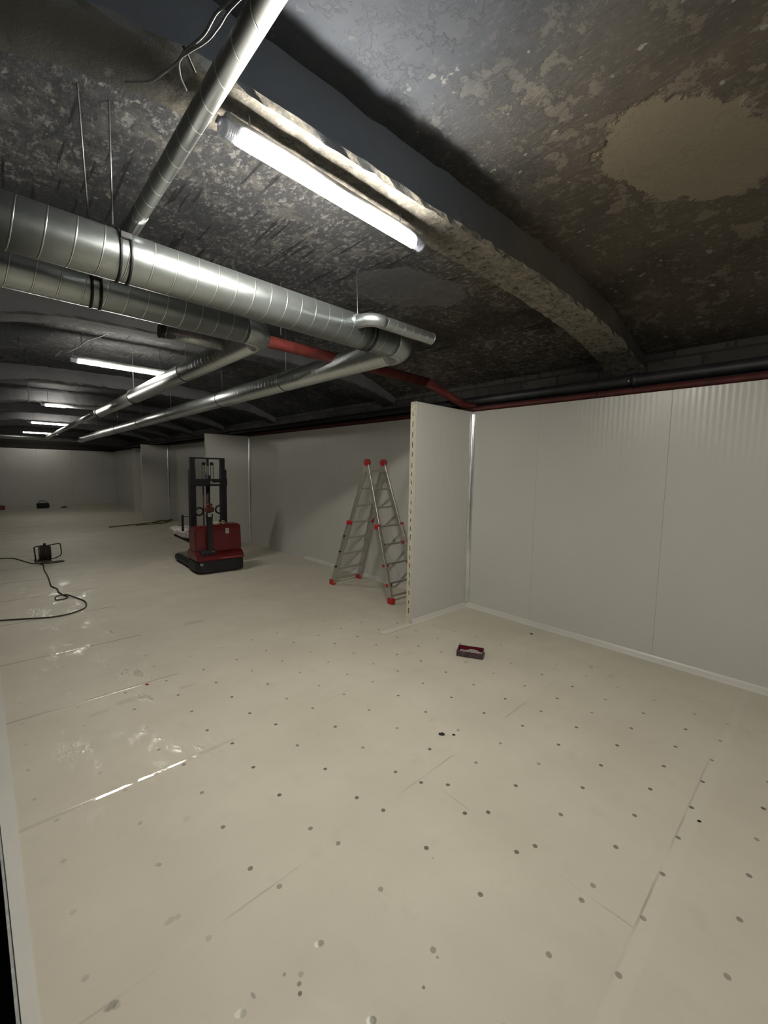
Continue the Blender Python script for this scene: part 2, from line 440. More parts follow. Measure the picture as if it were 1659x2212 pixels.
def smooth_path(pts, n=6):
    P = [Vector(p) for p in pts]; out = []
    for i in range(len(P) - 1):
        p0 = P[max(i - 1, 0)]; p1 = P[i]; p2 = P[i + 1]; p3 = P[min(i + 2, len(P) - 1)]
        for k in range(n):
            t = k / n
            out.append(.5 * ((2 * p1) + (p2 - p0) * t + (2 * p0 - 5 * p1 + 4 * p2 - p3) * t * t + (3 * p1 - p0 - 3 * p2 + p3) * t ** 3))
    out.append(P[-1]); return out
def arc(c, a, b, R, n=10):
    """quarter bend from direction a to direction b (unit vectors), corner at c"""
    c, a, b = Vector(c), Vector(a), Vector(b)
    o = c - a * R + b * R
    return [o - b * R * math.cos(t) + a * R * math.sin(t) for t in [PI / 2 * i / n for i in range(n + 1)]]
def interp(tab, x):
    if x <= tab[0][0]: return tab[0][1]
    for (a, fa), (b, fb) in zip(tab, tab[1:]):
        if x <= b: return fa + (fb - fa) * (x - a) / (b - a)
    return tab[-1][1]
def smooth_tab(tab):
    def f(x):
        h = .22
        return sum(interp(tab, x + d * h) * w_ for d, w_ in ((-1, .25), (-.5, .25), (0, .0), (.5, .25), (1, .25)))
    return f

# ------------------------------------------------------------------ the setting
XL, XR, XW, YB, YF = -1.5, 4.14, 4.9, -4.6, 22.2
def edge_x(y): return .046 - .0165 * y
def edge_o(y): return min(.043 - .0375 * y, edge_x(y) - .01)
fb = MB(); ys = [YB + (YF - YB) * i / 12 for i in range(13)]
top = [(edge_x(y), y) for y in ys]; prof = top + [(XW, YF), (XW, YB)]
fb.prism(prof, -.09, 0)
struct('floor', fb, M_floor)
lb = MB().box((XL - .2, YB, -.35), (XW, YF + 1, -.25)); struct('floor_lower', lb, M_lower)
tb = MB(); prof = [(edge_o(y), y) for y in ys] + [(edge_x(y) + .002, y) for y in ys[::-1]]
tb.prism(prof, -.03, .003); struct('trim_1', tb, M_skirt)
tb = MB(); prof = [(edge_o(y) - .011, y) for y in ys] + [(edge_o(y), y) for y in ys[::-1]]
tb.prism(prof, -.09, -.004); struct('trim_2', tb, M_house)

soff = smooth_tab([(-1.5, 2.30), (-1.2, 2.45), (-.6, 2.68), (.09, 2.885), (.45, 2.99), (1, 3.01), (2, 3.02), (3, 3.0), (3.9, 2.93), (4.5, 2.84), (4.9, 2.70), (5.4, 2.5)])
slab = smooth_tab([(-1.6, 2.5), (-1.2, 2.7), (-.6, 2.98), (0, 3.18), (.6, 3.22), (2, 3.25), (3, 3.22), (4, 3.14), (4.5, 2.98), (4.95, 2.80), (5.5, 2.6)])
cb = MB(); nx, ny = 56, 80
rnd = random.Random(3)
xs = [XL - .1 + (XW + .1 - XL + .1) * i / nx for i in range(nx + 1)]
ysc = [YB - .1 + (YF + 1.2 - YB) * j / ny for j in range(ny + 1)]
g1 = [[cb.bm.verts.new((x, y, slab(x) + rnd.uniform(-.008, .008))) for y in ysc] for x in xs]
for i in range(nx):
    for j in range(ny): cb.face([g1[i][j], g1[i][j + 1], g1[i + 1][j + 1], g1[i + 1][j]], smooth=True)
g2 = [[cb.bm.verts.new((x, y, 3.6)) for y in (ysc[0], ysc[-1])] for x in (xs[0], xs[-1])]
cb.face([g2[0][0], g2[1][0], g2[1][1], g2[0][1]])
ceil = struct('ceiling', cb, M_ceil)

BEAMS = [(1.60, 1.89, True), (5.0, 5.3, False), (8.95, 9.25, False), (11.9, 12.2, False), (14.4, 14.7, False), (16.9, 17.2, False), (19.4, 19.7, False), (-4.3, -4.0, False)]
for (y0, y1, skew) in BEAMS:
    b = MB(); rr = random.Random(int(y0 * 10)); n = 90; rows = []
    for i in range(n + 1):
        x = XL + (XW - XL) * i / n
        ya, yb = y0, y1
        if skew and x > 1.6: ya -= .19 * ((x - 1.6) / 3.3) ** 1.2; yb -= .12 * ((x - 1.6) / 3.3)
        z = soff(x); ch = .018
        j = lambda a: rr.uniform(-a, a)
        rows.append([b.bm.verts.new(q) for q in ((x, ya, slab(x) + .06), (x, ya + j(.004), z + .12), (x, ya + j(.007), z + ch + j(.006)), (x, ya + ch + j(.008), z + j(.004)),
                     (x, (ya + yb) / 2, z - .004 + j(.004)), (x, yb - ch + j(.006), z + j(.004)), (x, yb + j(.005), z + ch), (x, yb, slab(x) + .06))])
    for i in range(n):
        for k in range(7): b.face([rows[i][k], rows[i + 1][k], rows[i + 1][k + 1], rows[i][k + 1]])
        b.face([rows[i][7], rows[i + 1][7], rows[i + 1][0], rows[i][0]])
    b.face(rows[0]); b.face(rows[-1][::-1])
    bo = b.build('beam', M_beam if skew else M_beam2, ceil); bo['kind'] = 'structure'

struct('wall_outer', MB().box((XW, YB, -.25), (XW + .2, YF + 1, 3.0)), M_mason)
struct('wall_left', MB().box((XL - .2, YB, -.25), (XL, YF + 1, 3.0)), M_mason)
struct('wall_back', MB().box((XL - .2, YB - .2, -.25), (XW + .2, YB, 3.5)), M_panelX)
struct('wall_end', MB().box((XL - .2, YF + .9, -.25), (XW + .2, YF + 1.1, 3.5)), M_mason)
# right run of sandwich panels, one panel = 1.15 m between fine joints
H = 2.32
wr = MB(); y = -4.6; joints = [.96 + 1.15 * i for i in range(-5, 20)]
ys_ = [YB] + [j for j in joints if YB < j < YF] + [YF]
for a, c in zip(ys_, ys_[1:]):
    wr.box((XR, a + .0005, 0), (XR + .08, c - .0005, H), .0012, None, 1)
struct('wall_right', wr, M_panelY)
wf = MB(); x = -.9
while x < XR:
    for z0, z1 in ((0, 1.16), (1.163, 2.30)):
        wf.box((x + .001, YF, z0), (min(x + 1.15, XR) - .001, YF + .08, z1), .0015, None, 1)
    x += 1.15
struct('wall_far', wf, M_panelX)

def skirting(name, a, b, nrm):
    a, b, nrm = Vector(a), Vector(b), Vector(nrm); s = MB(); pr = [(0, 0), (.030, 0), (.030, .006), (.018, .018), (.008, .042), (0, .055)]
    A = [s.bm.verts.new(a + nrm * p + Vector((0, 0, z))) for p, z in pr]; B = [s.bm.verts.new(b + nrm * p + Vector((0, 0, z))) for p, z in pr]
    for i in range(len(pr)): s.face([A[i], A[(i + 1) % 6], B[(i + 1) % 6], B[i]])
    s.face(A); s.face(B[::-1]); return struct(name, s, M_skirt)
skirting('baseboard_right', (XR, YB, 0), (XR, 2.92, 0), (-1, 0, 0))
skirting('baseboard_middle', (XR, 3.0, 0), (XR, 6.5, 0), (-1, 0, 0))

# ------------------------------------------------------------------ partitions
def partition(x0, y, label, near=False, bright=True):
    t = thing('partition_panel', label, 'partition', (x0, y, 0))
    L = XR - x0
    MB().box((.004, 0, 0), (L, .07, H), .002, None, 1).build('panel', M_panelX, t)
    e = MB().box((-.006, .004, .002), (.004, .066, H - .002), .001, None, 1).build('end_edge', M_foam, t, 'cream foam end edge')
    if near:
        sl = MB(); z = .12; rr = random.Random(2)
        while z < H - .1:
            sl.box((-.008, .026, z), (-.0055, .034, z + rr.uniform(.03, .06))); z += rr.uniform(.085, .11)
        sl.build('slot', M_slot, e, 'dark slots in the foam edge')
        MB().box((.002, -.003, 0), (.016, .001, H), .0005, None, 1).build('edge_trim', M_skirt, t)
    # metal angle in the corner with the long wall
    c = MB(); n = 8; r0 = .040
    pts = [(L - r0 - .004, -.001)] + [(L - r0 + r0 * math.sin(a) - .001, -.001 - (r0 - r0 * math.cos(a))) for a in [PI / 2 * i / n for i in range(n + 1)]] + [(L - .001, -r0 - .004), (L - .0005, -.0005)]
    c.prism(pts, .06, H - .03); c.build('corner_trim', M_alu_bright, t, 'shiny metal corner strip')
    return t
p1 = partition(3.165, 2.93, 'white partition panel with cream foam edge, nearest the camera, right of the ladder', True)
MB().box((-.40, -.028, 0), (.96, .05, .010), .003).build('floor_channel', M_track, p1, 'pale channel running out along the floor')
s = skirting('cove_strip', (3.18, 2.93, 0), (XR, 2.93, 0), (0, -1, 0)); s.parent = p1; s.location = (-3.165, -2.93, 0); del s['kind']
p2 = partition(3.21, 8.70, 'white partition panel standing behind the red stacker truck')
p3 = partition(3.385, 14.4, 'white partition panel beyond the stacker, above the white sacks')
p4 = partition(3.86, 17.6, 'narrow shadowed partition farthest down the hall with pale edge')

# ------------------------------------------------------------------ pipes above the right wall
def ring(mb, c, ax, R, wd): mb.tube([Vector(c) - Vector(ax) * wd / 2, Vector(c) + Vector(ax) * wd / 2], R, 24)
t = thing('red_wall_pipe', 'dark red pipe running along the top of the white wall panels', 'pipe', (4.185, 0, 2.353))
MB().tube([(0, YB, 0), (0, 22.1, 0)], .031, 20).build('pipe', M_red_dark, t)
for y in (-.6, 1.55, 4.6, 7.5, 10.5): 
    c = MB(); ring(c, (0, y, 0), (0, 1, 0), .036, .035); c.build('coupling', M_red_dark, t)
t = thing('black_wall_pipe', 'thick black pipe above the red wall pipe, below the sooty ceiling', 'pipe', (4.27, 0, 2.462))
MB().tube([(0, YB, 0), (0, 22.1, 0)], .054, 24).build('pipe', M_black_pipe, t)
for y in (.35, 1.28, 3.2, 6.5, 10):
    c = MB(); ring(c, (0, y, 0), (0, 1, 0), .064, .045); c.build('coupling', M_black_pipe, t)
for y in (1.32, 2.7):
    c = MB().tube([(-.058, y, -.01), (-.064, y, -.01)], .006, 10).build('bolt', M_rod, t)
t = thing('overhead_red_pipe', 'red pipe crossing behind the round ducts and dropping to the wall', 'pipe', (0, 0, 0))
MB().tube([(-1.3, 3.46, 2.745), (3.93, 3.46, 2.70)], .052, 24).build('pipe', M_red_pipe, t)
MB().tube([(3.90, 3.46, 2.700), (4.20, 3.10, 2.42), (4.24, 2.95, 2.37)], .046, 24).build('drop_pipe', M_red_pipe, t)
c = MB(); d = Vector((.3, -.36, -.28)).normalized(); ring(c, Vector((3.95, 3.42, 2.67)), d, .056, .03); c.build('coupling', M_red_pipe, t)
for x in (1.95,):
    MB().tube([(x, 3.46, 2.80), (x, 3.46, 3.38)], .004, 8).build('hanging_rod', M_rod, t)

# ------------------------------------------------------------------ air ducts
ZD = 2.65
def clamp(t, c, ax, R, dbl=True, rod=None, foot=None):
    b = MB(); c = Vector(c); ax = Vector(ax)
    for o in ((-.022, .022) if dbl else (0,)):
        b.tube([c + ax * (o - .006), c + ax * (o + .006)], R + .006, 40)
    if dbl: b.box(c + Vector((-.024, -.012 - R * .93, R * .40)), c + Vector((.024, .01 - R * .93, R * .40 + .03)), .003)
    o = b.build('clamp', M_strap, t)
    if rod is not None:
        MB().tube([Vector(foot) if foot else c + Vector((0, 0, R)), rod], .0035, 8).build('hanging_rod', M_rod, o)
    return o
# duct A: across, then a bend and away down the hall
R1 = .117; XA = 2.60; YA = 2.53
t = thing('air_duct', 'thick spiral duct nearest the camera, bending at right and running far down the hall', 'duct', (0, 0, 0))
MB().tube([(-1.4, YA, ZD), (XA - .18, YA, ZD)], R1, 56).build('cross_section', M_duct, t)
MB().tube([(XA - .19, YA, ZD)] + arc((XA, YA, ZD), (1, 0, 0), (0, 1, 0), .175, 12) + [(XA, YA + .19, ZD)], R1 + .002, 56).build('elbow', M_duct_plain, t)
MB().tube([(XA, YA + .18, ZD), (XA, 19.95, ZD)], R1 - .006, 48).build('long_section', M_duct_s, t)
clamp(t, (.535, YA, ZD), (1, 0, 0), R1, True, Vector((.465, 2.31, 3.22)), (.481, 2.414, 2.74))
clamp(t, (2.15, YA, ZD), (1, 0, 0), R1, True, Vector((2.26, 2.79, 3.32)), (2.146, 2.62, 2.72))
for y in (4.5, 6.36, 8.8, 11.04, 13.4, 16.5):
    clamp(t, (XA, y, ZD), (0, 1, 0), R1 - .006, False, Vector((XA, y, 3.32)))
# tee with a small branch in front of the duct
MB().band((1.985, YA - .10, ZD + .02), (0, 1, .1), .058, .03, .0).build('branch_collar', M_duct_plain, t)
yb_, zb_ = 2.30, 2.672
pts = [(1.985, YA - .06, zb_)] + arc((1.985, yb_, zb_), (0, -1, 0), (1, 0, 0), .10, 10) + [(2.12, yb_, zb_)]
MB().tube(pts, .046, 32).build('branch_elbow', M_duct_plain, t)
MB().tube([(2.115, yb_, zb_), (2.64, yb_, zb_ + .005)], .045, 32, caps=False).tube([(2.64, yb_, zb_ + .005), (2.645, yb_, zb_ + .005)], [.047, .047], 32).build('branch_pipe', M_duct_s, t)
MB().tube([(2.0, YA + .25, 2.80), (2.78, YA + .25, 2.80)], .043, 32).build('rear_pipe', M_duct_s, t)
# duct B: behind duct A, bending at the middle
R2 = .097; XB = 1.58; YBB = 3.05
t = thing('air_duct', 'spiral duct tucked behind the thickest one, turning away and crossing in front of the lamps', 'duct', (0, 0, 0))
MB().tube([(-1.4, YBB, ZD - .02), (XB - .15, YBB, ZD - .02)], R2, 48).build('cross_section', M_duct, t)
MB().tube([(XB - .16, YBB, ZD - .02)] + arc((XB, YBB, ZD - .02), (1, 0, 0), (0, 1, 0), .15, 12) + [(XB, YBB + .16, ZD - .02)], R2 + .002, 48).build('elbow', M_duct_plain, t)
MB().tube([(XB, YBB + .15, ZD - .02), (XB, 7.0, ZD - .02)], R2 - .003, 48).build('long_section', M_duct_s, t)
MB().tube([(XB, 6.98, ZD - .02), (XB, 9.6, ZD - .02)], R2 - .014, 48).build('ribbed_section', M_flex, t)
MB().tube([(XB, 9.55, ZD - .01), (XB, 9.66, ZD - .01)], R2 - .004, 32).build('joint_band', M_strap, t)
MB().tube([(XB, 9.62, ZD + .01), (XB, 19.95, ZD)], .055, 32).build('thin_section', M_duct_s, t)
clamp(t, (.50, YBB, ZD - .02), (1, 0, 0), R2, True, Vector((.346, 2.28, 3.23)), (.43, 2.66, 2.72))
for y in (4.82, 7.03): clamp(t, (XB, y, ZD - .02), (0, 1, 0), R2 - .003, False, Vector((XB, y, 3.33)))
MB().tube([(1.02, 3.62, ZD + .0), (XB - .06, 3.62, ZD + .0)], .047, 28).build('branch_pipe', M_duct_s, t)
MB().tube([(1.00, 3.62, ZD), (1.03, 3.62, ZD)], .052, 28).build('branch_cap', M_strap, t)
# end duct across the far end
t = thing('end_duct', 'pale round duct crossing the hall in front of the far wall', 'duct', (0, 0, 0))
MB().tube([(-1.4, 20.0, ZD), (XA + .05, 20.0, ZD)], .10, 40).build('duct_pipe', M_duct_s, t)
MB().tube([(XA + .03, 20.0, ZD), (XA + .12, 20.0, ZD)], .112, 32).build('end_cap', M_duct_plain, t)
# thin pipe overhead, running from behind the camera over duct A
t = thing('overhead_duct_pipe', 'slim spiral duct coming from above the camera and passing over the thick duct', 'duct', (0, 0, 0))
ZN, XN, RN = 2.84, .60, .0355
MB().tube([(XN, YB + .02, ZN), (XN, 2.50, ZN)], RN, 40).build('duct_pipe', duct_material('galvanised_slim_duct', .12, (.30, .31, .30), .50), t)
MB().tube([(XN, 2.42, ZN), (XN, 2.47, ZN), (XN, 2.62, ZN), (XN, 2.95, ZN)] + arc((XN, YBB, ZN), (0, 1, 0), (0, 0, -1), .07, 6) + [(XN, YBB, ZD)], .0385, 32).build('elbow', M_duct_plain, t)

# ------------------------------------------------------------------ tube lights
def tube_light(x, y, label, rods=((.12, 0), (1.0, 0)), lit=1.0, drop=.12, power=1.0):
    t = thing('tube_light', label, 'ceiling light', (x, y, 2.9), 0, 'tube lights in a row down the hall')
    L = 1.18
    MB().tube([(.02, 0, .028), (L - .02, 0, .028)], .030, 20).build('housing', M_house, t)
    n = 24; b = MB(); a0, a1 = .07, L - .07
    mat = M_lamp if power == 1 else emissive('weaker_lamp_diffuser', LAMP_COLOR, LAMP_STRENGTH * power)
    if lit < 1:
        a1 = a0 + (L - .14) * lit
    b.tube([(a0, 0, 0), (a1, 0, 0)], .030, n).build('diffuser', mat, t, 'glowing white cover')
    if lit < 1: MB().tube([(a1, 0, 0), (L - .07, 0, 0)], .022, n).build('dark_cover', M_lamp_off, t, 'unlit grey part')
    for sx, d in ((0, 1), (L, -1)):
        MB().tube([(sx, 0, .004), (sx + d * .015, 0, .004), (sx + d * .02, 0, .004), (sx + d * .075, 0, .004)], [.027, .034, .031, .033], n).tube(
            [(sx - d * .012, 0, .02), (sx + d * .004, 0, .015)], .014, 12).build('end_cap', M_clear, t, 'clear plastic end cap')
    for rx, _ in rods:
        MB().tube([(rx, 0, .05), (rx, 0, .05 + drop)], .004, 8).build('hanger', M_rod, t)
    return t
LY = [(.705, 1.70, 'tube light under the first beam, largest and closest to the camera'),
      (.78, 6.45, 'tube light crossing behind the left duct, second largest of the row'),
      (.85, 11.5, 'tube light lit only at its left end, its right part dark'),
      (.90, 16.45, 'short looking tube light, upper of the two far ones near the left edge'),
      (.93, 21.4, 'tube light farthest down the hall, just above the end duct')]
for i, (x, y, lb_) in enumerate(LY):
    t = tube_light(x, y, lb_, lit=.33 if i == 2 else 1.0, power=(1, .50, .70, .30, .09)[i], drop=.10 if i == 0 else .40)
    if i == 0: t.rotation_euler = (0, 0, .03)
tube_light(.7, -2.9, 'tube light behind the camera', power=.55)

# ------------------------------------------------------------------ loose cables overhead
def cable(name, pts, r, label, mat=None, cat='cable', extra=()):
    b = MB().tube(smooth_path(pts, 8), r, 10)
    for e in extra: b.tube(smooth_path(e, 8), r, 10)
    o = b.build(name, mat or M_wire); tag(o, label, cat); return o
cable('ceiling_cable', [(.62, 1.05, 2.93), (.557, 1.251, 2.9), (.54, 1.313, 2.9), (.536, 1.40, 2.9), (.512, 1.491, 2.9), (.509, 1.536, 2.9), (.483, 1.60, 2.89), (.453, 1.66, 2.88), (.396, 1.72, 2.88)],
      .0042, 'pale loose cable dangling from the ceiling at the upper left, beside the slim duct', None, 'cable',
      [[(.63, 1.05, 2.92), (.565, 1.251, 2.895), (.555, 1.33, 2.89), (.545, 1.40, 2.89), (.52, 1.48, 2.895), (.509, 1.536, 2.9), (.525, 1.58, 2.89), (.553, 1.609, 2.88)]])
b = MB().bar((.502, 1.478, 2.90), (.561, 1.545, 2.90), .010, .004); tag(b.build('cable_bracket', M_black), 'small dark bracket holding the pale loose cable overhead', 'bracket')
cable('lamp_cable', [(1.13, 6.05, 3.24), (1.08, 6.2, 3.19), (.95, 6.36, 3.14), (.86, 6.4, 3.05), (.748, 6.42, 2.97), (.70, 6.43, 2.98), (.635, 6.42, 2.90)], .006,
      'pale cable drooping to the left end of the second lamp', None, 'cable', [[(.748, 6.42, 2.97), (.80, 6.43, 2.985), (.80, 6.44, 2.92)]])
cable('hanging_wire', [(.54, 9.28, 3.24), (.53, 9.35, 3.2), (.535, 9.5, 3.05), (.55, 9.6, 2.92), (.55, 9.6, 2.69)], .008, 'thin wire hanging straight down near the left edge, before the third lamp')

# ------------------------------------------------------------------ pallet stacker
t = thing('pallet_stacker', 'red and black walk-behind pallet stacker with a tall black mast', 'forklift', (2.565, 6.385, 0), math.radians(-2.5))
MB().prism([(-.365, .12), (-.335, .03), (-.26, 0), (.26, 0), (.34, .02), (.365, .10), (.365, .50), (-.365, .50)], .025, .20, 'z', .015).build('base_skirt', M_black, t)
lowhood = MB().prism([(.02, .20), (.02, .235), (.07, .30), (.16, .345), (.50, .345), (.50, .20)], -.362, .362, 'x', .014)
lowhood.build('lower_hood', M_cover, t)
b = MB().prism([(.10, .33), (.125, .68), (.16, .735), (.42, .735), (.45, .70), (.45, .33)], -.10, .350, 'x', .018); b.build('battery_cover', M_cover, t)
b = MB().prism([(.15, .33), (.17, .66), (.21, .71), (.42, .71), (.45, .68), (.45, .33)], -.352, -.10, 'x', .018); b.build('side_cover', M_cover, t)
MB().prism([(.022, .215), (.068, .282), (.066, .29), (.018, .222)], -.02, .33, 'x').build('step_plate', simple('worn_pinkish_red', (.25, .05, .05), .5), t, 'scuffed paler red strip')
st = MB().box((.095, .098, .60), (.145, .103, .68)).build('sticker', M_white, t, 'small white sticker')
mk = MB()
for zz in (.615, .632, .649, .663): mk.box((.103, .0965, zz), (.103 + .018 + .016 * (zz > .64), .0985, zz + .006))
mk.box((.124, .0965, .612), (.128, .0985, .655)); mk.build('print', M_slot, st, 'dark print on the sticker')
num = MB()
for k_, x_ in enumerate((-.345, -.318, -.291)):
    pass
for x_ in (-.352, -.322, -.292):
    num.box((x_, -.004 + .03, .145), (x_ + .018, .034, .150)); num.box((x_, .026, .172), (x_ + .018, .034, .177))
    num.box((x_, .026, .145), (x_ + .004, .034, .177)); num.box((x_ + .015, .026, .145), (x_ + .019, .034, .177))
n_ = num.build('number_decal', M_white, t, 'faint pale digits low on the corner'); n_.location = (.03, -.018, 0)
k_ = MB().tube([(.105, .24, .73), (.105, .24, .765)], .045, 24).tube([(.105, .24, .765), (.105, .24, .79)], .026, 20).build('emergency_button', M_gold, t, 'round pale yellowish button')
MB().box((-.03, .20, .73), (.045, .30, .775), .008).build('charge_gauge', M_foam, t, 'pale gauge box')
# tiller
b = MB().tube([(-.235, .10, .30), (-.165, .10, .30)], .052, 20).box((-.30, .04, .29), (-.06, .19, .36), .02).build('tiller_base', M_blackp, t)
MB().tube([(-.115, .05, .345), (-.125, .05, .345)], .018, 16).build('wheel_bolt', M_rod, b)
ti = MB().prism([(-.195, .34), (-.115, .34), (-.125, .72), (-.105, .93), (-.205, .93), (-.19, .72)], .045, .115, 'y', .012).build('tiller_arm', M_blackp, t)
MB().box((-.19, .036, .88), (-.135, .045, .94), .002).build('tiller_label', M_white, ti, 'white label with dark bar')
MB().box((-.215, .035, .95), (-.09, .12, 1.03), .02).build('handle_head', M_orange, ti, 'orange-red handle head')
MB().box((-.19, .04, 1.04), (-.11, .11, 1.085), .02).build('belly_button', M_orange, ti, 'red top button')
MB().torus((.005, .08, .985), (.12, 1, .1), .062, .013, 28, 10).build('handle_loop', M_blackp, ti)
MB().torus((-.30, .08, .965), (-.12, 1, .1), .058, .013, 28, 10).build('handle_loop', M_blackp, ti)
MB().tube(smooth_path([(.06, .10, .95), (.10, .15, .90), (.06, .20, .82), (.03, .24, .75)]), .010, 8).build('handle_cable', M_blackp, ti)
# mast
ma = MB()
for sx in (-1, 1):
    cx_ = .245 * sx
    ma.box((cx_ - .043, .545, .02), (cx_ + .043, .66, 1.60), .004).build('outer_mast_rail', M_black, t); ma = MB()
    ma.box((cx_ - .038 - .008 * sx, .58, .30), (cx_ + .038 - .008 * sx, .64, 1.79), .003).build('inner_mast_rail', M_black, t); ma = MB()
ma.bm.free()
MB().box((-.29, .53, 1.33), (.295, .60, 1.445), .006).build('mast_crossbar', M_black, t)
MB().box((.02, .5295, 1.365), (.17, .5299 + .001, 1.385)).box((.02, .5285, 1.39), (.045, .5305, 1.41)).build('crossbar_marking', M_house, t, 'faint grey lettering strip')
MB().box((-.265, .59, 1.765), (.265, .64, 1.79), .003).build('mast_top_bar', M_black, t)
MB().box((-.29, .56, .02), (.29, .66, .34), .006).build('mast_foot_plate', M_black, t)
b = MB()
for cx_, r0 in ((-.065, .028), (.062, .028)): b.tube([(cx_, .575, 1.69), (cx_, .605, 1.69)], r0, 20)
b.box((-.018, .58, 1.66), (.018, .62, 1.78), .004).build('chain_pulley', M_black, t)
for cx_ in (-.088, -.045, .045, .088):
    c_ = MB(); z = 1.36
    while z < 1.69: c_.box((cx_ - .008, .585, z), (cx_ + .008, .595, z + .018), .002, None, 1); z += .022
    c_.build('lift_chain', M_chain, t)
for cx_ in (-.016, 0, .016): MB().tube([(cx_, .60, 1.44), (cx_, .60, 1.67)], .005, 10).build('hose', M_chain, t)
MB().tube([(0, .60, .30), (0, .60, 1.33)], .032, 24).tube([(0, .60, 1.33), (0, .60, 1.50)], .040, 20).build('lift_cylinder', M_black, t)
MB().tube([(-.075, .60, .6), (-.075, .60, 1.33)], .010, 12).build('hydraulic_line', M_orange, t, 'thin reddish line')
MB().box((-.283, .60, 1.10), (-.281, .645, 1.27)).build('mast_label', M_white, t, 'white label on the side of the mast')
# carriage, forks, legs
MB().box((-.27, .67, .30), (.27, .70, .55), .005).build('fork_carriage', M_black, t)
for sx in (-1, 1):
    b = MB().box((.235 * sx - .05, .68, .395), (.235 * sx + .05, 1.62, .435), .012).box((.235 * sx - .05, .67, .395), (.235 * sx + .05, .71, .62), .006)
    b.build('fork', M_black, t)
    pr = [(.29 * sx - .055, .45), (.29 * sx + .055, .45), (.29 * sx + .055, 1.34), (.29 * sx + .035, 1.40), (.29 * sx, 1.42), (.29 * sx - .035, 1.40), (.29 * sx - .055, 1.34)]
    lg = MB().prism(pr, .035, .115, 'z', .012).build('support_leg', M_black, t)
    MB().tube([(.29 * sx - .035, 1.28, .036), (.29 * sx + .035, 1.28, .036)], .036, 20).build('roller', M_rubber, lg)
MB().tube([(-.05, .20, .07), (.05, .20, .07)], .07, 24).build('drive_wheel', M_rubber, t)
MB().box((-.385, .70, .60), (-.355, .73, .86), .003).box((-.385, .69, .83), (-.25, .70, .84)).build('load_guard_post', M_black, t)
# sacks on the forks
def sack(x, y, z, L, W_, h, rz, label):
    b = bmesh.new(); bmesh.ops.create_cube(b, size=1)
    bmesh.ops.subdivide_edges(b, edges=b.edges[:], cuts=7, use_grid_fill=True)
    rr = random.Random(int(x * 100 + y * 10))
    for v in b.verts:
        u, w_, q = v.co * 2
        pin = (1 - abs(u) ** 4 * .55) * (1 - abs(w_) ** 4 * .5)
        v.co = Vector((u * L / 2 * (1 - .06 * w_ * w_), w_ * W_ / 2 * (1 - .08 * u * u), (q * h / 2) * pin + rr.uniform(-.004, .004) + h * .5))
        if q < 0: v.co.z = max(v.co.z, h * .5 - h * .5 * pin)
    mb = MB()
    for f in b.faces: f.smooth = True
    mb.absorb(b); zmin = min(v.co.z for v in mb.bm.verts)
    for v in mb.bm.verts: v.co.z -= zmin
    t_ = thing('cement_sack', label, 'sack', (x, y, z), rz, 'white sacks on the stacker forks')
    mb.build('bag', M_sack, t_)
    MB().box((-L * .22, -W_ * .2, h + .0005), (L * .22, W_ * .2, h + .002)).build('print_patch', M_print, t_, 'grey printed patch')
    return t_
c0 = Vector((2.565, 6.385, 0)); rm = Matrix.Rotation(math.radians(-2.5), 3, 'Z')
def onf(x, y): q = c0 + rm @ Vector((x, y, 0)); return q.x, q.y
for (x_, y_, z_, L_, W_, h_, r_z, lab) in ((-.14, .98, .436, .42, .52, .17, .05, 'white woven sack nearest the mast, half hidden by the red stacker'),
                                         (-.14, 1.52, .436, .42, .46, .15, -.1, 'white woven sack at the tips of the raised forks'),
                                         (.25, 1.22, .436, .24, .50, .11, 0, 'white woven sack on the fork hidden behind the stacker body')):
    xx, yy = onf(x_, y_); sack(xx, yy, z_, L_, W_, h_, r_z, lab)

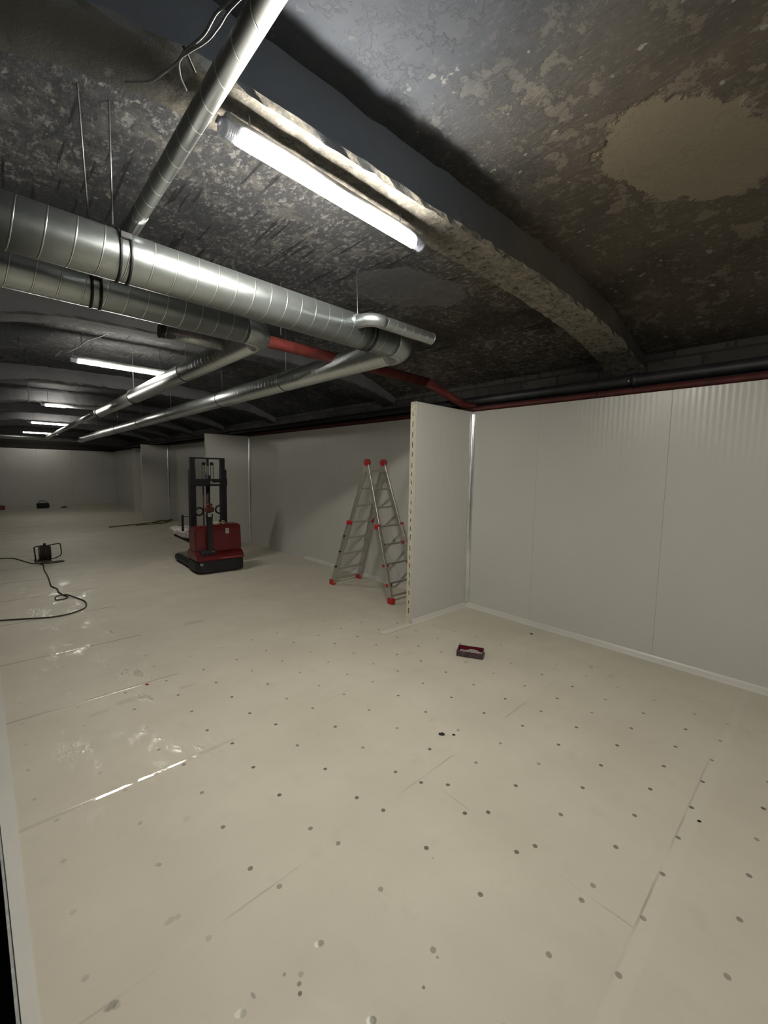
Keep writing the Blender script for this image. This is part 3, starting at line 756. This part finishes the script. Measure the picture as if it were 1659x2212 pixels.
# ------------------------------------------------------------------ telescopic ladder
t = thing('folding_ladder', 'aluminium folding ladder with red hinges and red feet standing open as an A', 'ladder', (3.75, 4.17, 0))
O = Vector((3.75, 4.17, 0))
hinge = {-1: Vector((3.597, 4.17, 1.725)) - O, 1: Vector((3.884, 4.17, 1.73)) - O}
feet = {(-1, 1): Vector((3.485, 4.76, .0)) - O, (1, 1): Vector((4.0, 4.80, .0)) - O, (-1, -1): Vector((3.50, 3.57, .0)) - O, (1, -1): Vector((4.02, 3.58, .0)) - O}
for sy in (1, -1):
    for sx in (-1, 1):
        h_, f_ = hinge[sx], feet[(sx, sy)]; up = Vector((1, 0, 0))
        at = lambda k, off=0: h_ + (f_ - h_) * k + Vector((off * sx, 0, 0))
        MB().bar(at(.02), at(.66, -.015), .060, .028, up).build('inner_rail', M_alu, t)
        lo = MB().bar(at(.47, .012), at(.985, .0), .074, .036, up).build('outer_rail', M_alu, t)
        p_ = at(.995); MB().box(p_ + Vector((-.030, -.045, -p_.z)), p_ + Vector((.030, .045, .075 - p_.z)), .012).build('foot', M_redplastic, lo, 'red rubber foot')
        q = at(.47, .012); MB().box(q + Vector((-.028, -.036, -.03)), q + Vector((.028, .036, .03)), .01).build('locking_sleeve', M_redplastic, t, 'red lock')
        if sy == -1:
            for kk in (.60, .745, .875):
                q = at(kk, .006); MB().tube([q + Vector((.018 * sx - .0, 0, 0)), q + Vector((-.055 * sx, 0, 0))], .024, 12).build('rung_cap', M_redplastic, t, 'red rung end')
        else:
            for kk in (.58, .71, .84):
                q = at(kk, .02); MB().tube([q, q + Vector((.03 * sx, 0, 0))], .012, 10).build('rung_plug', M_blackp, t, 'black rung end')
    for kk in (.065, .20, .335, .47, .60, .735, .865, .95):
        a, b_ = hinge[-1] + (feet[(-1, sy)] - hinge[-1]) * kk, hinge[1] + (feet[(1, sy)] - hinge[1]) * kk
        MB().bar(a, b_, .030, .020, (0, 0, 1)).build('rung', M_alu, t)
for sx in (-1, 1):
    h_ = hinge[sx]
    MB().tube([h_ + Vector((-.022, 0, 0)), h_ + Vector((.022, 0, 0))], .045, 28).tube([h_ + Vector((-.034, 0, 0)), h_ + Vector((.034, 0, 0))], .022, 20).build('hinge', M_redplastic, t, 'round red hinge')

# ------------------------------------------------------------------ things on the floor
t = thing('plastic_tray', 'small dark red plastic box holding grey dust in front of the wall corner', 'box', (3.035, 2.08, 0), math.radians(-62))
L_, W_, h_, th = .225, .14, .052, .006
b = MB(); pr = [(-L_ / 2, -W_ / 2), (L_ / 2, -W_ / 2), (L_ / 2, W_ / 2), (-L_ / 2, W_ / 2)]
b.box((-L_ / 2, -W_ / 2, 0), (L_ / 2, W_ / 2, .006), .002)
for lo, hi in (((-L_ / 2, -W_ / 2, 0), (L_ / 2, -W_ / 2 + th, h_)), ((-L_ / 2, W_ / 2 - th, 0), (L_ / 2, W_ / 2, h_)), ((-L_ / 2, -W_ / 2, 0), (-L_ / 2 + th, W_ / 2, h_)), ((L_ / 2 - th, -W_ / 2, 0), (L_ / 2, W_ / 2, h_))):
    b.box(lo, hi, .0025)
b.build('shell', M_tray_out, t)
i_ = .0068
b = MB(); b.box((-L_ / 2 + i_, -W_ / 2 + i_, .0065), (L_ / 2 - i_, W_ / 2 - i_, .0075))
for lo, hi in (((-L_ / 2 + .006, -W_ / 2 + .006, .007), (L_ / 2 - .006, -W_ / 2 + .0075, h_ - .003)), ((-L_ / 2 + .006, W_ / 2 - .0075, .007), (L_ / 2 - .006, W_ / 2 - .006, h_ - .003)),
               ((-L_ / 2 + .006, -W_ / 2 + .006, .007), (-L_ / 2 + .0075, W_ / 2 - .006, h_ - .003)), ((L_ / 2 - .0075, -W_ / 2 + .006, .007), (L_ / 2 - .006, W_ / 2 - .006, h_ - .003))):
    b.box(lo, hi)
b.build('lining', M_tray_red, t, 'dark red inside')
b = MB(); rr = random.Random(5); n = 14; gg = []
for i in range(n + 1):
    gg.append([b.bm.verts.new(((i / n - .5) * (L_ - .03), (j / n - .5) * (W_ - .02), .012 + .034 * max(0, 1 - ((i / n - .62) / .42) ** 2 - ((j / n - .45) / .62) ** 2) + rr.uniform(0, .005))) for j in range(n + 1)])
for i in range(n):
    for j in range(n): b.face([gg[i][j], gg[i + 1][j], gg[i + 1][j + 1], gg[i][j + 1]])
b.build('dust_filling', M_dust, t, 'heap of greyish dust')['kind'] = 'stuff'

# cable reel
t = thing('cable_reel', 'dark cable reel with a tubular handle lying on the floor at left', 'cable reel', (.60, 9.05, 0))
t.scale = (.88, .95, .98)
b = MB().tube([(-.07, 0, .15), (.09, 0, .15)], .105, 36); b.build('cable_drum', M_reel, t)
for x_ in (-.075, .095): MB().disc((x_, 0, .15), (1, 0, 0), .125, .012, 40).build('flange', M_reel, t)
c_ = MB()
for k_ in range(7): c_.torus((-.055 + k_ * .022, 0, .15), (1, 0, 0), .108, .010, 36, 8)
c_.build('wound_cable', M_cable, t)
MB().tube(smooth_path([(.0, -.02, .265), (.06, -.02, .27), (.18, -.02, .285), (.235, -.02, .285), (.252, -.02, .26), (.262, -.02, .15), (.258, -.02, .10), (.23, -.02, .065), (.12, -.02, .03), (-.02, -.02, .03), (-.10, -.02, .03)], 5), .0095, 12).build('tube_frame', M_cable, t)
MB().tube([(-.13, 0, .02), (-.145, 0, .25), (-.12, 0, .262), (0, 0, .268)], .012, 12).build('upright', M_cable, t)
MB().tube([(.01, 0, .26), (.015, 0, .31)], .022, 16).build('knob', M_blackp, t)
MB().box((-.15, -.10, 0), (.10, .10, .022), .008).build('foot_plate', M_cable, t)

P = [(-.6, 9.75), (.0, 9.70), (.22, 9.55), (.36, 9.1), (.45, 8.85), (.60, 8.74), (.78, 8.76), (.84, 8.82), (.76, 8.86), (.58, 8.84), (.52, 8.80), (.555, 8.60), (.534, 8.25), (.537, 7.70), (.52, 7.10), (.524, 6.99), (.562, 6.83), (.563, 6.61), (.603, 6.386), (.62, 6.31), (.585, 6.245), (.502, 6.25), (.505, 6.34), (.565, 6.385), (.619, 6.36), (.703, 6.168), (.745, 5.982), (.737, 5.804), (.70, 5.68), (.614, 5.60), (.515, 5.55), (.374, 5.56), (.209, 5.65), (-.004, 5.759), (-.5, 6.0)]
pth = [(x_, y_, .0085 + (.014 if 6.30 < y_ < 6.40 and i in (22, 23, 24) else 0)) for i, (x_, y_) in enumerate(P)]
cable('extension_cable', pth, .0075, 'dark extension cable snaking over the floor from the reel with a small loop', M_cable)

# lath and offcuts near the far partition
b = MB().bar((2.24, 13.1, .018), (3.55, 13.42, .04), .030, .022); tag(b.build('wooden_lath', M_wood), 'long thin brown lath lying on the floor left of the third partition', 'wood')
b = MB().bar((2.9, 13.18, .012), (3.72, 13.30, .012), .022, .02); tag(b.build('wooden_lath', M_wood), 'shorter brown lath lying just in front of the long one', 'wood')
rr = random.Random(11)
for i, (x_, y_, a_, L_, lab) in enumerate(((3.50, 13.42, .3, .22, 'brown wood offcut at the left of the small scrap heap'), (3.66, 13.52, -.5, .25, 'brown wood offcut in the middle of the small scrap heap'),
                              (3.82, 13.45, .9, .2, 'brown wood offcut at the right of the small scrap heap'), (3.88, 13.60, .1, .22, 'brown wood offcut at the back of the scrap heap by the wall'))):
    d = Vector((math.cos(a_), math.sin(a_), .12)) * L_ / 2; c_ = Vector((x_, y_ + .10, .035))
    tag(MB().bar(c_ - d, c_ + d, .05, .035).build('wood_offcut', M_wood), lab, 'wood', 'brown offcuts in the scrap heap')

# far end
t = thing('tool_bag', 'small black bag on the floor before the far wall', 'bag', (1.42, 20.7, 0))
MB().box((-.19, -.11, 0), (.19, .11, .20), .04, None, 3).build('body', M_green, t)
MB().tube(smooth_path([(-.12, -.02, .18), (-.09, -.02, .27), (.09, -.02, .27), (.12, -.02, .18)]), .011, 10).build('handle', M_blackp, t)
tag(MB().prism([(-.12, 0), (.12, 0), (.10, .035), (.02, .055), (-.09, .03)], -.05, .05, 'y', .006).build('dark_rag', M_black), 'small dark lump on the floor right of the black bag', 'rag').location = (2.05, 20.6, 0)
t = thing('tool_case', 'dull red case at the very left edge before the far wall', 'case', (.13, 20.6, 0))
MB().box((-.20, -.10, 0), (.20, .10, .15), .015).build('body', M_bagred, t)
MB().tube([(-.06, 0, .145), (-.05, 0, .175), (.05, 0, .175), (.06, 0, .145)], .009, 8).build('handle', M_blackp, t)

# little crumbs, each a thing of its own
for (x_, y_, r_, m_, nm, lab) in ((1.947, 1.52, .013, M_black, 'floor_scrap', 'small black crumb on the open floor left of the dark red box'),
                         (1.999, 1.468, .007, M_black, 'floor_scrap', 'tiny black speck just right of the black crumb'),
                         (3.91, 1.958, .010, M_black, 'floor_scrap', 'small black speck near the foot of the right wall'),
                         (.771, 3.357, .010, M_redplastic, 'red_scrap', 'tiny red scrap on the floor at left'),
                         (2.34, .30, .006, M_black, 'floor_scrap', 'tiny dark speck on the floor near the right edge')):
    b = bmesh.new(); bmesh.ops.create_icosphere(b, subdivisions=2, radius=r_)
    q = random.Random(int(x_ * 99))
    for v in b.verts: v.co = Vector((v.co.x * 1.5, v.co.y, v.co.z * .45 + r_ * .4)) * q.uniform(.85, 1.1)
    mb = MB(); mb.absorb(b); o = mb.build(nm, m_); o.location = (x_, y_, 0); o.rotation_euler.z = -.8
    tag(o, lab, 'scrap')
